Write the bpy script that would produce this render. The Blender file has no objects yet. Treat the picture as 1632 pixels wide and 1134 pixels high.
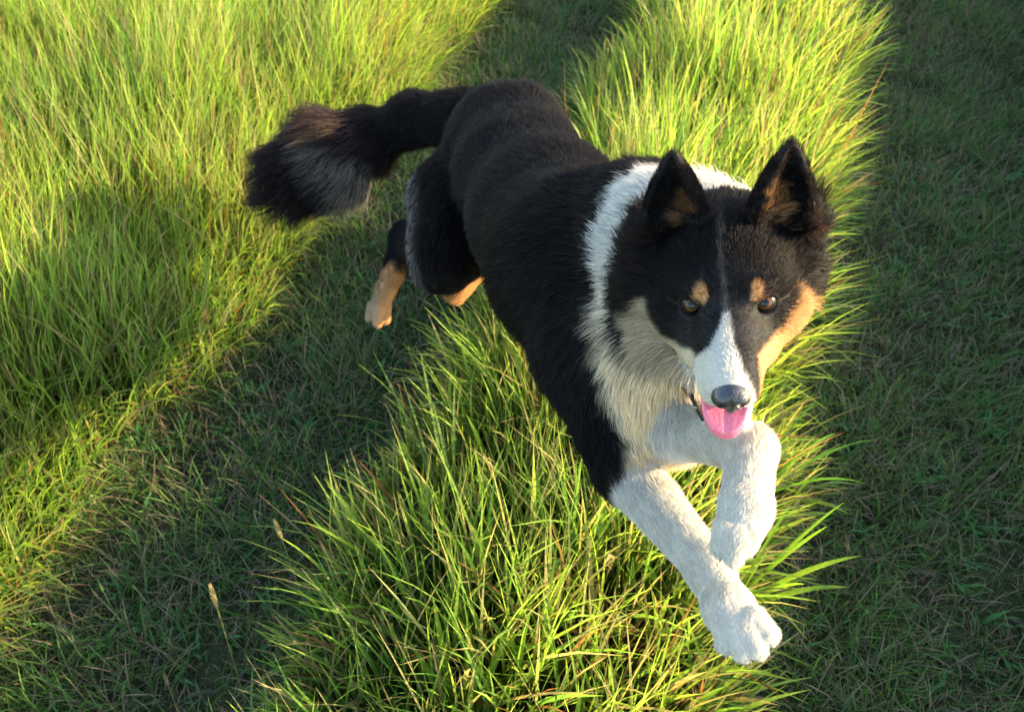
import bpy, math, random
import numpy as np
from mathutils import Vector, Matrix, kdtree
from mathutils.bvhtree import BVHTree

rng = np.random.default_rng(7)
S = bpy.context.scene
COL = S.collection

# ------------------------------------------------------------------ camera, sky, sun, exposure
PITCH = math.radians(49.0)
CAM_H = 1.30
FPX = 1300.0                                   # focal length in photo pixels (photo 1632 x 1134)
cam_data = bpy.data.cameras.new('camera')
cam_data.sensor_width = 36.0
cam_data.lens = 36.0 * FPX / 1632.0
cam_data.clip_start = 0.02
cam_data.clip_end = 1500.0
cam = bpy.data.objects.new('camera', cam_data)
COL.objects.link(cam)
cam.location = (0, 0, CAM_H)
cam.rotation_euler = (math.pi / 2 - PITCH, 0, 0)
cam_data.dof.use_dof = True
cam_data.dof.focus_distance = 0.85
cam_data.dof.aperture_fstop = 9.0
S.camera = cam

SUN_EL = math.radians(20.0)
SUN_AZ = math.radians(0.0)                     # direction towards the sun, angle from +X towards +Y
world = bpy.data.worlds.new('World')
S.world = world
world.use_nodes = True
wn = world.node_tree
bg = wn.nodes['Background']
sky = wn.nodes.new('ShaderNodeTexSky')
sky.sky_type = 'NISHITA'
sky.sun_disc = False
sky.sun_elevation = SUN_EL
sky.sun_rotation = math.radians(90.0) - SUN_AZ
sky.air_density = 1.0
sky.dust_density = 1.0
wn.links.new(sky.outputs[0], bg.inputs[0])
bg.inputs[1].default_value = 0.15
sun_d = bpy.data.lights.new('sun', 'SUN')
sun_d.energy = 4.3
sun_d.angle = math.radians(0.6)
sun_d.color = (1.0, 0.79, 0.45)
sun = bpy.data.objects.new('sun', sun_d)
COL.objects.link(sun)
to_sun = Vector((math.cos(SUN_EL) * math.cos(SUN_AZ), math.cos(SUN_EL) * math.sin(SUN_AZ), math.sin(SUN_EL)))
sun.rotation_euler = to_sun.to_track_quat('Z', 'Y').to_euler()
sun.location = to_sun * 20
S.view_settings.view_transform = 'Standard'
S.view_settings.look = 'None'
S.view_settings.gamma = 1.0
S.view_settings.exposure = 2.45
S.render.engine = 'CYCLES'
S.cycles.max_bounces = 8
S.cycles.transparent_max_bounces = 8

# ------------------------------------------------------------------ helpers
CP, SP = math.cos(PITCH), math.sin(PITCH)
def at(px, py, d):
    """world point seen at photo pixel (px, py) at depth d from the camera"""
    x = (px - 816.0) / FPX * d
    y = (py - 567.0) / FPX * d
    return np.array([x, d * CP - y * SP, CAM_H - d * SP - y * CP])

AX_R = np.array([1.0, 0, 0])
AX_UP = np.array([0, SP, CP])                  # image up
AX_TO = np.array([0, -CP, SP])                 # towards the camera

def unit(v):
    v = np.asarray(v, float)
    return v / max(1e-9, np.linalg.norm(v))
def unitr(v):
    return v / np.maximum(1e-9, np.linalg.norm(v, axis=1, keepdims=True))

def tag(o, label=None, cat=None, group=None, kind=None):
    if label: o['label'] = label
    if cat: o['category'] = cat
    if group: o['group'] = group
    if kind: o['kind'] = kind
    return o

def make_mesh(name, verts, faces, mat, parent=None, colors=None, smooth=True):
    me = bpy.data.meshes.new(name)
    me.from_pydata([tuple(v) for v in verts], [], [tuple(f) for f in faces])
    if smooth: me.polygons.foreach_set('use_smooth', [True] * len(me.polygons))
    if colors is not None:
        a = me.attributes.new('col', 'FLOAT_COLOR', 'POINT')
        c = np.ones((len(verts), 4), np.float32); c[:, :3] = colors
        a.data.foreach_set('color', c.ravel())
    me.materials.append(mat)
    me.update()
    o = bpy.data.objects.new(name, me)
    COL.objects.link(o)
    if parent: o.parent = parent
    return o

def vnoise(p, scale, seed=0):
    """smooth value noise, p (n,2|3) -> (n,) in 0..1"""
    p = np.asarray(p, float) / scale
    if p.shape[1] == 2: p = np.c_[p, np.zeros(len(p))]
    i = np.floor(p).astype(np.int64); f = p - i; f = f * f * (3 - 2 * f)
    out = np.zeros(len(p))
    for dx in (0, 1):
        for dy in (0, 1):
            for dz in (0, 1):
                h = (i[:, 0] + dx) * 374761393 + (i[:, 1] + dy) * 668265263 + (i[:, 2] + dz) * 1274126177 + seed * 97531
                h = (h ^ (h >> 13)) * 1274126177
                h = ((h ^ (h >> 16)) & 0xffff) / 65535.0
                w = (f[:, 0] if dx else 1 - f[:, 0]) * (f[:, 1] if dy else 1 - f[:, 1]) * (f[:, 2] if dz else 1 - f[:, 2])
                out += h * w
    return out

def sstep(a, b, x):
    t = np.clip((x - a) / (b - a), 0, 1)
    return t * t * (3 - 2 * t)
def mixc(a, b, t):
    return a * (1 - t[:, None]) + np.asarray(b)[None] * t[:, None]

# ------------------------------------------------------------------ materials
def new_mat(name):
    m = bpy.data.materials.new(name); m.use_nodes = True
    nt = m.node_tree; nt.nodes.clear()
    return m, nt, nt.nodes.new('ShaderNodeOutputMaterial')

def grass_material(name, trans=0.55, rough=0.42, spec=0.35, gain=1.0):
    m, nt, out = new_mat(name)
    at_ = nt.nodes.new('ShaderNodeAttribute'); at_.attribute_name = 'col'
    tc = nt.nodes.new('ShaderNodeTexCoord')
    nz = nt.nodes.new('ShaderNodeTexNoise'); nz.inputs['Scale'].default_value = 160.0
    nz.inputs['Detail'].default_value = 3.0
    nt.links.new(tc.outputs['Object'], nz.inputs['Vector'])
    mr = nt.nodes.new('ShaderNodeMapRange')
    mr.inputs['From Min'].default_value = 0.3; mr.inputs['From Max'].default_value = 0.7
    mr.inputs['To Min'].default_value = 0.78 * gain; mr.inputs['To Max'].default_value = 1.18 * gain
    nt.links.new(nz.outputs['Fac'], mr.inputs['Value'])
    mul = nt.nodes.new('ShaderNodeVectorMath'); mul.operation = 'SCALE'
    nt.links.new(at_.outputs['Color'], mul.inputs[0]); nt.links.new(mr.outputs[0], mul.inputs['Scale'])
    pb = nt.nodes.new('ShaderNodeBsdfPrincipled')
    pb.inputs['Roughness'].default_value = rough
    pb.inputs['Specular IOR Level'].default_value = spec
    nt.links.new(mul.outputs[0], pb.inputs['Base Color'])
    tr = nt.nodes.new('ShaderNodeBsdfTranslucent')
    tm = nt.nodes.new('ShaderNodeVectorMath'); tm.operation = 'MULTIPLY'
    tm.inputs[1].default_value = (1.25, 1.25, 0.75)
    nt.links.new(mul.outputs[0], tm.inputs[0]); nt.links.new(tm.outputs[0], tr.inputs['Color'])
    mx = nt.nodes.new('ShaderNodeMixShader'); mx.inputs[0].default_value = trans
    nt.links.new(pb.outputs[0], mx.inputs[1]); nt.links.new(tr.outputs[0], mx.inputs[2])
    nt.links.new(mx.outputs[0], out.inputs[0])
    return m

def ground_material():
    m, nt, out = new_mat('soil_and_thatch')
    tc = nt.nodes.new('ShaderNodeTexCoord')
    n1 = nt.nodes.new('ShaderNodeTexNoise'); n1.inputs['Scale'].default_value = 9.0; n1.inputs['Detail'].default_value = 8.0
    n2 = nt.nodes.new('ShaderNodeTexNoise'); n2.inputs['Scale'].default_value = 120.0; n2.inputs['Detail'].default_value = 5.0
    nt.links.new(tc.outputs['Object'], n1.inputs['Vector']); nt.links.new(tc.outputs['Object'], n2.inputs['Vector'])
    r1 = nt.nodes.new('ShaderNodeValToRGB')
    e = r1.color_ramp.elements
    e[0].position = 0.35; e[0].color = (0.030, 0.026, 0.016, 1)
    e[1].position = 0.65; e[1].color = (0.030, 0.048, 0.016, 1)
    r2 = nt.nodes.new('ShaderNodeValToRGB')
    e = r2.color_ramp.elements
    e[0].position = 0.3; e[0].color = (0.45, 0.4, 0.35, 1)
    e[1].position = 0.75; e[1].color = (1.9, 1.8, 1.5, 1)
    nt.links.new(n1.outputs['Fac'], r1.inputs[0]); nt.links.new(n2.outputs['Fac'], r2.inputs[0])
    mul = nt.nodes.new('ShaderNodeVectorMath'); mul.operation = 'MULTIPLY'
    nt.links.new(r1.outputs[0], mul.inputs[0]); nt.links.new(r2.outputs[0], mul.inputs[1])
    pb = nt.nodes.new('ShaderNodeBsdfPrincipled'); pb.inputs['Roughness'].default_value = 0.95
    pb.inputs['Specular IOR Level'].default_value = 0.15
    nt.links.new(mul.outputs[0], pb.inputs['Base Color'])
    bp = nt.nodes.new('ShaderNodeBump'); bp.inputs['Strength'].default_value = 0.8; bp.inputs['Distance'].default_value = 0.01
    nt.links.new(n2.outputs['Fac'], bp.inputs['Height']); nt.links.new(bp.outputs[0], pb.inputs['Normal'])
    nt.links.new(pb.outputs[0], out.inputs[0])
    return m

def skin_material():
    m, nt, out = new_mat('dog_coat_base')
    a = nt.nodes.new('ShaderNodeAttribute'); a.attribute_name = 'col'
    tc = nt.nodes.new('ShaderNodeTexCoord')
    nz = nt.nodes.new('ShaderNodeTexNoise'); nz.inputs['Scale'].default_value = 260.0; nz.inputs['Detail'].default_value = 3.0
    nt.links.new(tc.outputs['Object'], nz.inputs['Vector'])
    bp = nt.nodes.new('ShaderNodeBump'); bp.inputs['Strength'].default_value = 0.05; bp.inputs['Distance'].default_value = 0.0005
    nt.links.new(nz.outputs['Fac'], bp.inputs['Height'])
    pb = nt.nodes.new('ShaderNodeBsdfPrincipled'); pb.inputs['Roughness'].default_value = 0.75
    pb.inputs['Specular IOR Level'].default_value = 0.2
    nt.links.new(a.outputs['Color'], pb.inputs['Base Color']); nt.links.new(bp.outputs[0], pb.inputs['Normal'])
    nt.links.new(pb.outputs[0], out.inputs[0])
    return m

def hair_material():
    m, nt, out = new_mat('dog_hair')
    a = nt.nodes.new('ShaderNodeAttribute'); a.attribute_name = 'col'
    pb = nt.nodes.new('ShaderNodeBsdfPrincipled')
    pb.inputs['Roughness'].default_value = 0.5
    pb.inputs['Specular IOR Level'].default_value = 0.14
    nt.links.new(a.outputs['Color'], pb.inputs['Base Color'])
    tr = nt.nodes.new('ShaderNodeBsdfTranslucent')
    nt.links.new(a.outputs['Color'], tr.inputs['Color'])
    gl = nt.nodes.new('ShaderNodeBsdfHair'); gl.component = 'Transmission'
    gl.inputs['Color'].default_value = (0.30, 0.17, 0.12, 1)
    gl.inputs['RoughnessU'].default_value = 0.35; gl.inputs['RoughnessV'].default_value = 0.6
    mx = nt.nodes.new('ShaderNodeMixShader'); mx.inputs[0].default_value = 0.3
    nt.links.new(pb.outputs[0], mx.inputs[1]); nt.links.new(tr.outputs[0], mx.inputs[2])
    mx2 = nt.nodes.new('ShaderNodeMixShader'); mx2.inputs[0].default_value = 0.06
    nt.links.new(mx.outputs[0], mx2.inputs[1]); nt.links.new(gl.outputs[0], mx2.inputs[2])
    nt.links.new(mx2.outputs[0], out.inputs[0])
    return m

def simple_mat(name, color, rough=0.4, spec=0.5, sss=0.0, bump=0.0, bscale=300.0, coat=0.0):
    m, nt, out = new_mat(name)
    pb = nt.nodes.new('ShaderNodeBsdfPrincipled')
    tc = nt.nodes.new('ShaderNodeTexCoord')
    nz = nt.nodes.new('ShaderNodeTexNoise'); nz.inputs['Scale'].default_value = bscale; nz.inputs['Detail'].default_value = 4.0
    nt.links.new(tc.outputs['Object'], nz.inputs['Vector'])
    mx = nt.nodes.new('ShaderNodeMix'); mx.data_type = 'RGBA'
    mx.inputs['A'].default_value = (*[c * 0.75 for c in color], 1)
    mx.inputs['B'].default_value = (*[min(1, c * 1.2) for c in color], 1)
    nt.links.new(nz.outputs['Fac'], mx.inputs['Factor'])
    nt.links.new(mx.outputs['Result'], pb.inputs['Base Color'])
    pb.inputs['Roughness'].default_value = rough
    pb.inputs['Specular IOR Level'].default_value = spec
    pb.inputs['Coat Weight'].default_value = coat
    pb.inputs['Coat Roughness'].default_value = 0.08
    if sss:
        pb.inputs['Subsurface Weight'].default_value = sss
        pb.inputs['Subsurface Scale'].default_value = 0.006
    if bump:
        bp = nt.nodes.new('ShaderNodeBump'); bp.inputs['Strength'].default_value = bump; bp.inputs['Distance'].default_value = 0.001
        nt.links.new(nz.outputs['Fac'], bp.inputs['Height']); nt.links.new(bp.outputs[0], pb.inputs['Normal'])
    nt.links.new(pb.outputs[0], out.inputs[0])
    return m

M_GROUND = ground_material()
M_GRASS = grass_material('grass_blades')
M_TURF = grass_material('mown_grass_blades', trans=0.4, rough=0.55, spec=0.25)
M_SKIN = skin_material()
M_HAIR = hair_material()

# ------------------------------------------------------------------ the ground: one sheet with two worn wheel tracks
PATH_AZ = math.radians(18.8)
DIRV = np.array([math.sin(PATH_AZ), math.cos(PATH_AZ)])      # along the track
NRM = np.array([math.cos(PATH_AZ), -math.sin(PATH_AZ)])      # across it, to the right
U0, U1, U2, U3 = -0.95, -0.46, 0.20, 0.86                     # meadow | left track | strip | right track | meadow

def uv_of(xy):
    xy = np.asarray(xy, float)
    u = xy @ NRM; v = xy @ DIRV
    w = (vnoise(np.c_[v, v * 0], 0.30, 3) - 0.5) * 0.09 + (vnoise(np.c_[v, u], 0.10, 4) - 0.5) * 0.05
    return u + w, v
def ground_z(xy):
    u, v = uv_of(xy)
    rut = sstep(U0 - 0.06, U0 + 0.08, u) * (1 - sstep(U1 - 0.08, U1 + 0.06, u)) + sstep(U2 - 0.06, U2 + 0.08, u) * (1 - sstep(U3 - 0.08, U3 + 0.06, u))
    fade = 1 - sstep(12, 30, np.hypot(xy[:, 0], xy[:, 1]))
    return (-0.035 * rut + (vnoise(xy, 0.35, 5) - 0.5) * 0.03 + (vnoise(xy, 0.06, 6) - 0.5) * 0.008) * fade

def axis_coords():
    near = np.arange(-5.0, 6.01, 0.04)
    far = np.array([7, 8.5, 11, 15, 22, 35, 60, 120, 250, 500])
    return np.concatenate([-far[::-1] + 1, near, far])
gx, gy = axis_coords(), axis_coords()
GX, GY = np.meshgrid(gx, gy, indexing='ij')
gxy = np.c_[GX.ravel(), GY.ravel()]
gz = ground_z(gxy)
nx, ny = len(gx), len(gy)
ii, jj = np.meshgrid(np.arange(nx - 1), np.arange(ny - 1), indexing='ij')
q = (ii * ny + jj).ravel()
ground = make_mesh('ground', np.c_[gxy, gz], np.c_[q, q + ny, q + ny + 1, q + 1], M_GROUND)
tag(ground, 'dark earth under the grass, worn lower along the two mown wheel tracks', kind='structure')

# ------------------------------------------------------------------ grass
GREEN = np.array([0.130, 0.280, 0.038])
YGREEN = np.array([0.370, 0.480, 0.070])
DEEP = np.array([0.050, 0.130, 0.034])
STRAW = np.array([0.36, 0.29, 0.13])
RUST = np.array([0.26, 0.12, 0.045])

def blades(name, root, h, az, lean, width, colr, colt, mat, segs=4, droop=0.35, side=0.0, kind='stuff', label=None, cat=None, parent=None):
    """ribbons that rise from root, lean towards azimuth az and droop at the tip"""
    n = len(root)
    k = segs
    d = np.c_[np.cos(az), np.sin(az), np.zeros(n)]
    up = np.array([0, 0, 1.0])
    P0 = root
    a1 = lean * 0.45
    P1 = P0 + (h * 0.55)[:, None] * (up * np.cos(a1)[:, None] + d * np.sin(a1)[:, None])
    a2 = np.minimum(lean * (1.0 + droop * 2.0), 2.2)
    P2 = P1 + (h * 0.5)[:, None] * (up * np.cos(a2)[:, None] + d * np.sin(a2)[:, None])
    waz = az + math.pi / 2 + rng.normal(0, 0.7, n)
    wv = np.c_[np.cos(waz), np.sin(waz), np.zeros(n)]
    bend = np.cross(d, up) * (rng.normal(0, 0.06, n) * h)[:, None]
    rows = []
    cols = []
    for i in range(k + 1):
        t = i / k
        C = (1 - t) ** 2 * P0 + 2 * t * (1 - t) * P1 + t * t * P2 + bend * t * t
        w = width * (0.75 + 0.55 * t - 1.3 * t ** 2.2) if i < k else width * 0
        tw = wv + np.array([0, 0, 0.25]) * math.sin(t * 2.5)
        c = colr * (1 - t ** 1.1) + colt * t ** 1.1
        if i < k:
            rows.append(C - tw * (w * 0.5)[:, None]); rows.append(C + tw * (w * 0.5)[:, None])
            cols += [c, c]
        else:
            rows.append(C); cols.append(c)
    V = np.stack(rows, 1).astype(np.float32)                    # n, 2k+1, 3
    Cc = np.stack(cols, 1)
    m = 2 * k + 1
    base = (np.arange(n) * m)[:, None]
    quads = np.concatenate([base + np.array([2 * i, 2 * i + 1, 2 * i + 3, 2 * i + 2])[None] for i in range(k - 1)], 1).reshape(-1, 4)
    tris = base + np.array([2 * k - 2, 2 * k - 1, 2 * k])[None]
    me = bpy.data.meshes.new(name)
    me.vertices.add(n * m); me.vertices.foreach_set('co', V.ravel())
    loops = np.concatenate([quads.ravel(), tris.ravel()]).astype(np.int32)
    me.loops.add(len(loops)); me.loops.foreach_set('vertex_index', loops)
    nf = len(quads) + len(tris)
    starts = np.concatenate([np.arange(len(quads)) * 4, len(quads) * 4 + np.arange(len(tris)) * 3]).astype(np.int32)
    me.polygons.add(nf); me.polygons.foreach_set('loop_start', starts)
    me.polygons.foreach_set('use_smooth', np.ones(nf, bool))
    me.update(calc_edges=True)
    a = me.attributes.new('col', 'FLOAT_COLOR', 'POINT')
    c4 = np.ones((n * m, 4), np.float32); c4[:, :3] = Cc.reshape(-1, 3)
    a.data.foreach_set('color', c4.ravel())
    me.materials.append(mat)
    o = bpy.data.objects.new(name, me); COL.objects.link(o)
    if parent: o.parent = parent
    tag(o, label, cat, None, kind)
    return o

def scatter(x0, x1, y0, y1, density, keep):
    n = int((x1 - x0) * (y1 - y0) * density)
    p = np.c_[rng.uniform(x0, x1, n), rng.uniform(y0, y1, n)]
    return p[rng.random(n) < keep(p)]

def in_view(p, m=0.12):
    """1 inside the photographed footprint (with a margin), falling off outside"""
    x, y = p[:, 0], p[:, 1]
    half = 0.42 + 0.51 * y
    dx = np.maximum(0, np.abs(x) - half - m)
    dy = np.maximum(0, 0.25 - y) + np.maximum(0, y - 3.3)
    d = np.hypot(dx, dy)
    return np.clip(1.0 - d * 1.3, 0.13, 1.0)

def blade_cols(p, n, straw=0.05, rust=0.02, tipy=0.5, shade=0.0):
    g = vnoise(p, 0.25, 11) * 0.6 + vnoise(p, 0.07, 12) * 0.4
    t = np.clip(g + rng.normal(0, 0.28, n), 0, 1)
    c = GREEN[None] * (1 - t[:, None]) + YGREEN[None] * t[:, None]
    t2 = (rng.random(n) < 0.22)[:, None]
    c = np.where(t2, DEEP[None] * (0.8 + 0.9 * rng.random((n, 1))), c)
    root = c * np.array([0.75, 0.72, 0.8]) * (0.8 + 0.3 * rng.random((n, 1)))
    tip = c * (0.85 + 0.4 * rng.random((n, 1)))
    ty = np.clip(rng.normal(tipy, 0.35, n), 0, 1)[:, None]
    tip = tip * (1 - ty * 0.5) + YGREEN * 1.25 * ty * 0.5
    s = (rng.random(n) < straw * (0.4 + 1.3 * vnoise(p, 0.18, 15)))[:, None]
    bs = (0.6 + 0.6 * rng.random((n, 1)))
    root = np.where(s, STRAW * 0.7 * bs, root); tip = np.where(s, STRAW * bs, tip)
    dt = (rng.random(n) < straw * 2.2)[:, None]
    tip = np.where(dt, STRAW * (0.8 + 0.5 * rng.random((n, 1))), tip)
    r = (rng.random(n) < rust * 2 * vnoise(p, 0.2, 16) ** 1.5)[:, None]
    root = np.where(r, RUST * 0.7 * bs, root); tip = np.where(r, RUST * bs, tip)
    return root, tip

def tuft_field(p, seed, scale=0.05):
    """common lean of neighbouring blades, so that they gather in tufts"""
    a = vnoise(p, scale, seed) * 4 * math.pi + vnoise(p, scale * 4, seed + 1) * 2 * math.pi
    return a

def xyz(p):
    return np.c_[p, ground_z(p) - 0.004]

# left meadow: tall fine grass
def meadow(name, cond, x0, x1, y0, y1, dens, hmin, hmax, label, seed, edge_u, side):
    p = scatter(x0, x1, y0, y1, dens, lambda p: in_view(p) * cond(p))
    n = len(p)
    u, v = uv_of(p)
    edge = np.clip(np.abs(u - edge_u) / 0.22, 0, 1)                       # shorter towards the track
    h = rng.uniform(hmin, hmax, n) * (0.55 + 0.45 * edge) * (0.7 + 0.6 * vnoise(p, 0.22, seed + 7))
    az = tuft_field(p, seed) * 0.4 + rng.normal(0, 1.5, n)
    lean = np.abs(rng.normal(0.18, 0.17, n)) + 0.04
    # the whole meadow leans a little towards the light
    lx, ly = np.cos(az) * lean + (0.27 if side > 0 else 0.0), np.sin(az) * lean + 0.02
    az, lean = np.arctan2(ly, lx), np.hypot(lx, ly)
    # edge blades spill over the track
    spill = rng.random(n) < (1 - edge) * 0.7
    az = np.where(spill, math.atan2(NRM[1] * side, NRM[0] * side) + rng.normal(0, 0.8, n), az)
    lean = np.where(spill, lean + rng.uniform(0.1, 0.7, n), lean)
    w = rng.uniform(0.0024, 0.0058, n) * np.where(rng.random(n) < 0.10, 1.7, 1.0)
    scale_far = 1 / np.sqrt(np.clip(in_view(p), 0.25, 1))
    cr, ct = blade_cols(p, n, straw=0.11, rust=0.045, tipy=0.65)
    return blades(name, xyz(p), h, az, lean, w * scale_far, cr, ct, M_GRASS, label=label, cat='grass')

CU = lambda p: uv_of(p)[0]
meadow('meadow_grass', lambda p: 1.0 * (CU(p) < U0), -4.2, 1.5, -0.6, 5.2, 14500, 0.17, 0.36,
       'tall sunlit meadow grass filling the left side of the picture beyond the left wheel track', 21, U0, 1)
meadow('verge_grass', lambda p: 1.0 * (CU(p) > U3), 0.6, 4.2, -0.6, 4.6, 13000, 0.28, 0.50,
       'tall verge grass along the right side of the dark wheel track', 31, U3, -1)
# the strip between the two wheel tracks
p = scatter(-1.4, 2.6, -0.6, 5.2, 10500, lambda p: in_view(p) * (CU(p) > U1) * (CU(p) < U2))
n = len(p); u, v = uv_of(p)
el = np.clip((u - U1) / 0.22, 0, 1); er = np.clip((U2 - u) / 0.20, 0, 1)
h = rng.uniform(0.13, 0.35, n) * (0.55 + 0.45 * np.minimum(el, er)) * (0.65 + 0.75 * vnoise(p, 0.16, 41))
az = tuft_field(p, 42) * 0.4 + rng.normal(0, 1.5, n)
lean = np.abs(rng.normal(0.20, 0.17, n)) + 0.04
nr = math.atan2(NRM[1], NRM[0])
spR = rng.random(n) < (1 - er) * 0.85
spL = rng.random(n) < (1 - el) * 0.55
az = np.where(spR, nr + rng.normal(0.25, 0.6, n), np.where(spL, nr + math.pi + rng.normal(0, 0.7, n), az))
lean = np.where(spR | spL, lean + rng.uniform(0.15, 0.8, n), lean)
w = rng.uniform(0.0030, 0.0074, n) * np.where(rng.random(n) < 0.12, 1.8, 1.0)
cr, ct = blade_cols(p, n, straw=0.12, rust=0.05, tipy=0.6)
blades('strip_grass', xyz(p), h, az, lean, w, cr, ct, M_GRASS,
       label='long yellow-green grass on the raised strip between the two wheel tracks', cat='grass')

# mown tracks: short lying blades, clippings and dry bits
def track(name, ua, ub, x0, x1, label):
    p = scatter(x0, x1, -0.6, 5.0, 24000, lambda p: in_view(p) * (CU(p) > ua - 0.04) * (CU(p) < ub + 0.04))
    n = len(p); u, v = uv_of(p)
    patch = vnoise(p, 0.12, 51) * 0.6 + vnoise(p, 0.035, 52) * 0.4
    keep = rng.random(n) < 0.12 + 1.35 * patch
    p = p[keep]; n = len(p); patch = patch[keep]
    h = rng.uniform(0.020, 0.085, n) * (0.6 + 0.8 * patch)
    az = rng.uniform(0, 2 * math.pi, n)
    lean = np.clip(rng.normal(0.95, 0.35, n), 0.1, 1.45)
    w = rng.uniform(0.0014, 0.0036, n)
    g = rng.random((n, 1))
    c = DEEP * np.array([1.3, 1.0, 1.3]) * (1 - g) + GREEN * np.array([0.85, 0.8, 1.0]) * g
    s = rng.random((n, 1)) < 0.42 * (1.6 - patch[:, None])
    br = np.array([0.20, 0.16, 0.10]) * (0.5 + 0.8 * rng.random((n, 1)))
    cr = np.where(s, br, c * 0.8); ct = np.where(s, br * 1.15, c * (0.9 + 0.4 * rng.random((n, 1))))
    r = xyz(p); r[:, 2] += rng.uniform(0, 0.012, n)
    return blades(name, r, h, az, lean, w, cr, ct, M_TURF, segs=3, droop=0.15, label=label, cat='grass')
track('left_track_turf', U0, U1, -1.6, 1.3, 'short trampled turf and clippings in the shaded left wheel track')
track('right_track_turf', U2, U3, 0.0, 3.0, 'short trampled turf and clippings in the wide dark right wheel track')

# dry stems standing among the green
p = scatter(-3.6, 2.2, 0.1, 4.6, 260, lambda p: ((CU(p) < U0 - 0.05) * 0.5 + (CU(p) > U1 + 0.05) * (CU(p) < U2 - 0.03) * 1.0) * (0.25 + 1.4 * (vnoise(p, 0.3, 91) > 0.55)) * in_view(p))
n = len(p)
c = np.where(rng.random((n, 1)) < 0.35, RUST[None] * 1.2, STRAW[None]) * (0.7 + 0.6 * rng.random((n, 1)))
blades('dry_stems', xyz(p), rng.uniform(0.20, 0.38, n), rng.uniform(0, 6.28, n), np.abs(rng.normal(0.25, 0.25, n)), rng.uniform(0.0020, 0.0042, n), c * 0.8, c, M_GRASS,
       label='thin dry and reddish stems scattered through the tall grass', cat='grass')
# low broad-leaved weeds in the tracks
p = scatter(-1.5, 3.0, 0.0, 4.6, 150, lambda p: ((CU(p) > U0) * (CU(p) < U1) * 1.0 + (CU(p) > U2 + 0.05) * (CU(p) < U3)) * in_view(p))
p = np.repeat(p, 7, 0) + rng.normal(0, 0.006, (len(p) * 7, 2)); n = len(p)
c = (DEEP * 1.1)[None] * (0.7 + 0.9 * rng.random((n, 1)))
blades('low_weeds', xyz(p) + np.array([0, 0, 0.006]), rng.uniform(0.025, 0.06, n), rng.uniform(0, 6.28, n), rng.uniform(0.7, 1.3, n), rng.uniform(0.005, 0.010, n), c, c * 1.2, M_TURF, segs=3,
       label='low broad-leaved weeds growing in the two mown tracks', cat='weeds')

FUR_N = 560000
# ------------------------------------------------------------------ the dog: body as one smooth-blended surface
def mesh_sdf(fn, lo, hi, h, block=8, newton=3):
    """surface nets over a signed distance function; returns verts, quads"""
    lo = np.asarray(lo, float); hi = np.asarray(hi, float)
    nb = np.ceil((hi - lo) / (h * block)).astype(int)
    N = nb * block
    bi = np.stack(np.meshgrid(*[np.arange(k) for k in nb], indexing='ij'), -1).reshape(-1, 3)
    cc = lo + (bi + 0.5) * block * h - 0.5 * h
    dc = fn(cc)
    vol = np.repeat(np.repeat(np.repeat(dc.reshape(nb).astype(np.float32), block, 0), block, 1), block, 2)
    near = np.where(np.abs(dc) < block * h * 0.9 + 0.012)[0]
    off = np.stack(np.meshgrid(*[np.arange(block)] * 3, indexing='ij'), -1).reshape(-1, 3)
    for s in range(0, len(near), 400):
        b = bi[near[s:s + 400]]
        idx = (b[:, None, :] * block + off[None]).reshape(-1, 3)
        vol[idx[:, 0], idx[:, 1], idx[:, 2]] = fn(lo + idx * h)
    neg = vol < 0
    c = np.zeros(tuple(N - 1), np.uint8)
    for dx in (0, 1):
        for dy in (0, 1):
            for dz in (0, 1):
                c += neg[dx:N[0] - 1 + dx, dy:N[1] - 1 + dy, dz:N[2] - 1 + dz]
    cells = np.argwhere((c > 0) & (c < 8))
    acc = np.zeros((len(cells), 3)); cnt = np.zeros(len(cells))
    corners = [(a, b_, c_) for a in (0, 1) for b_ in (0, 1) for c_ in (0, 1)]
    for a in corners:
        for ax in range(3):
            if a[ax] == 0:
                b_ = list(a); b_[ax] = 1
                va = vol[cells[:, 0] + a[0], cells[:, 1] + a[1], cells[:, 2] + a[2]]
                vb = vol[cells[:, 0] + b_[0], cells[:, 1] + b_[1], cells[:, 2] + b_[2]]
                m = (va < 0) != (vb < 0)
                t = np.where(m, va / np.where(m, va - vb, 1), 0)
                pt = np.tile(np.array(a, float), (len(cells), 1)); pt[:, ax] += t
                acc += pt * m[:, None]; cnt += m
    V = lo + (cells + acc / cnt[:, None]) * h
    index = np.full(tuple(N - 1), -1, np.int32)
    index[cells[:, 0], cells[:, 1], cells[:, 2]] = np.arange(len(cells))
    Q = []
    for ax in range(3):
        o1, o2 = [(1, 2), (2, 0), (0, 1)][ax]
        sl0 = [slice(1, N[k] - 1) for k in range(3)]; sl1 = list(sl0)
        sl0[ax] = slice(0, N[ax] - 1); sl1[ax] = slice(1, N[ax])
        A = neg[tuple(sl0)]; B = neg[tuple(sl1)]
        e = np.argwhere(A != B)
        st = np.ones(3, int); st[ax] = 0
        g = e + st
        flip = A[e[:, 0], e[:, 1], e[:, 2]]
        d1 = np.zeros(3, int); d1[o1] = 1
        d2 = np.zeros(3, int); d2[o2] = 1
        f = lambda k: index[k[:, 0], k[:, 1], k[:, 2]]
        quad = np.stack([f(g - d1 - d2), f(g - d2), f(g), f(g - d1)], 1)
        quad = np.where(flip[:, None], quad, quad[:, ::-1])
        Q.append(quad)
    Q = np.concatenate(Q)
    Q = Q[(Q >= 0).all(1)]
    for _ in range(newton):
        d = fn(V); gr = grad(fn, V)
        gl = np.maximum(np.linalg.norm(gr, axis=1), 0.3)
        V = V - gr * np.clip(d / gl ** 2, -h * 0.7, h * 0.7)[:, None] * 0.8
    return V, Q

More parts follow.
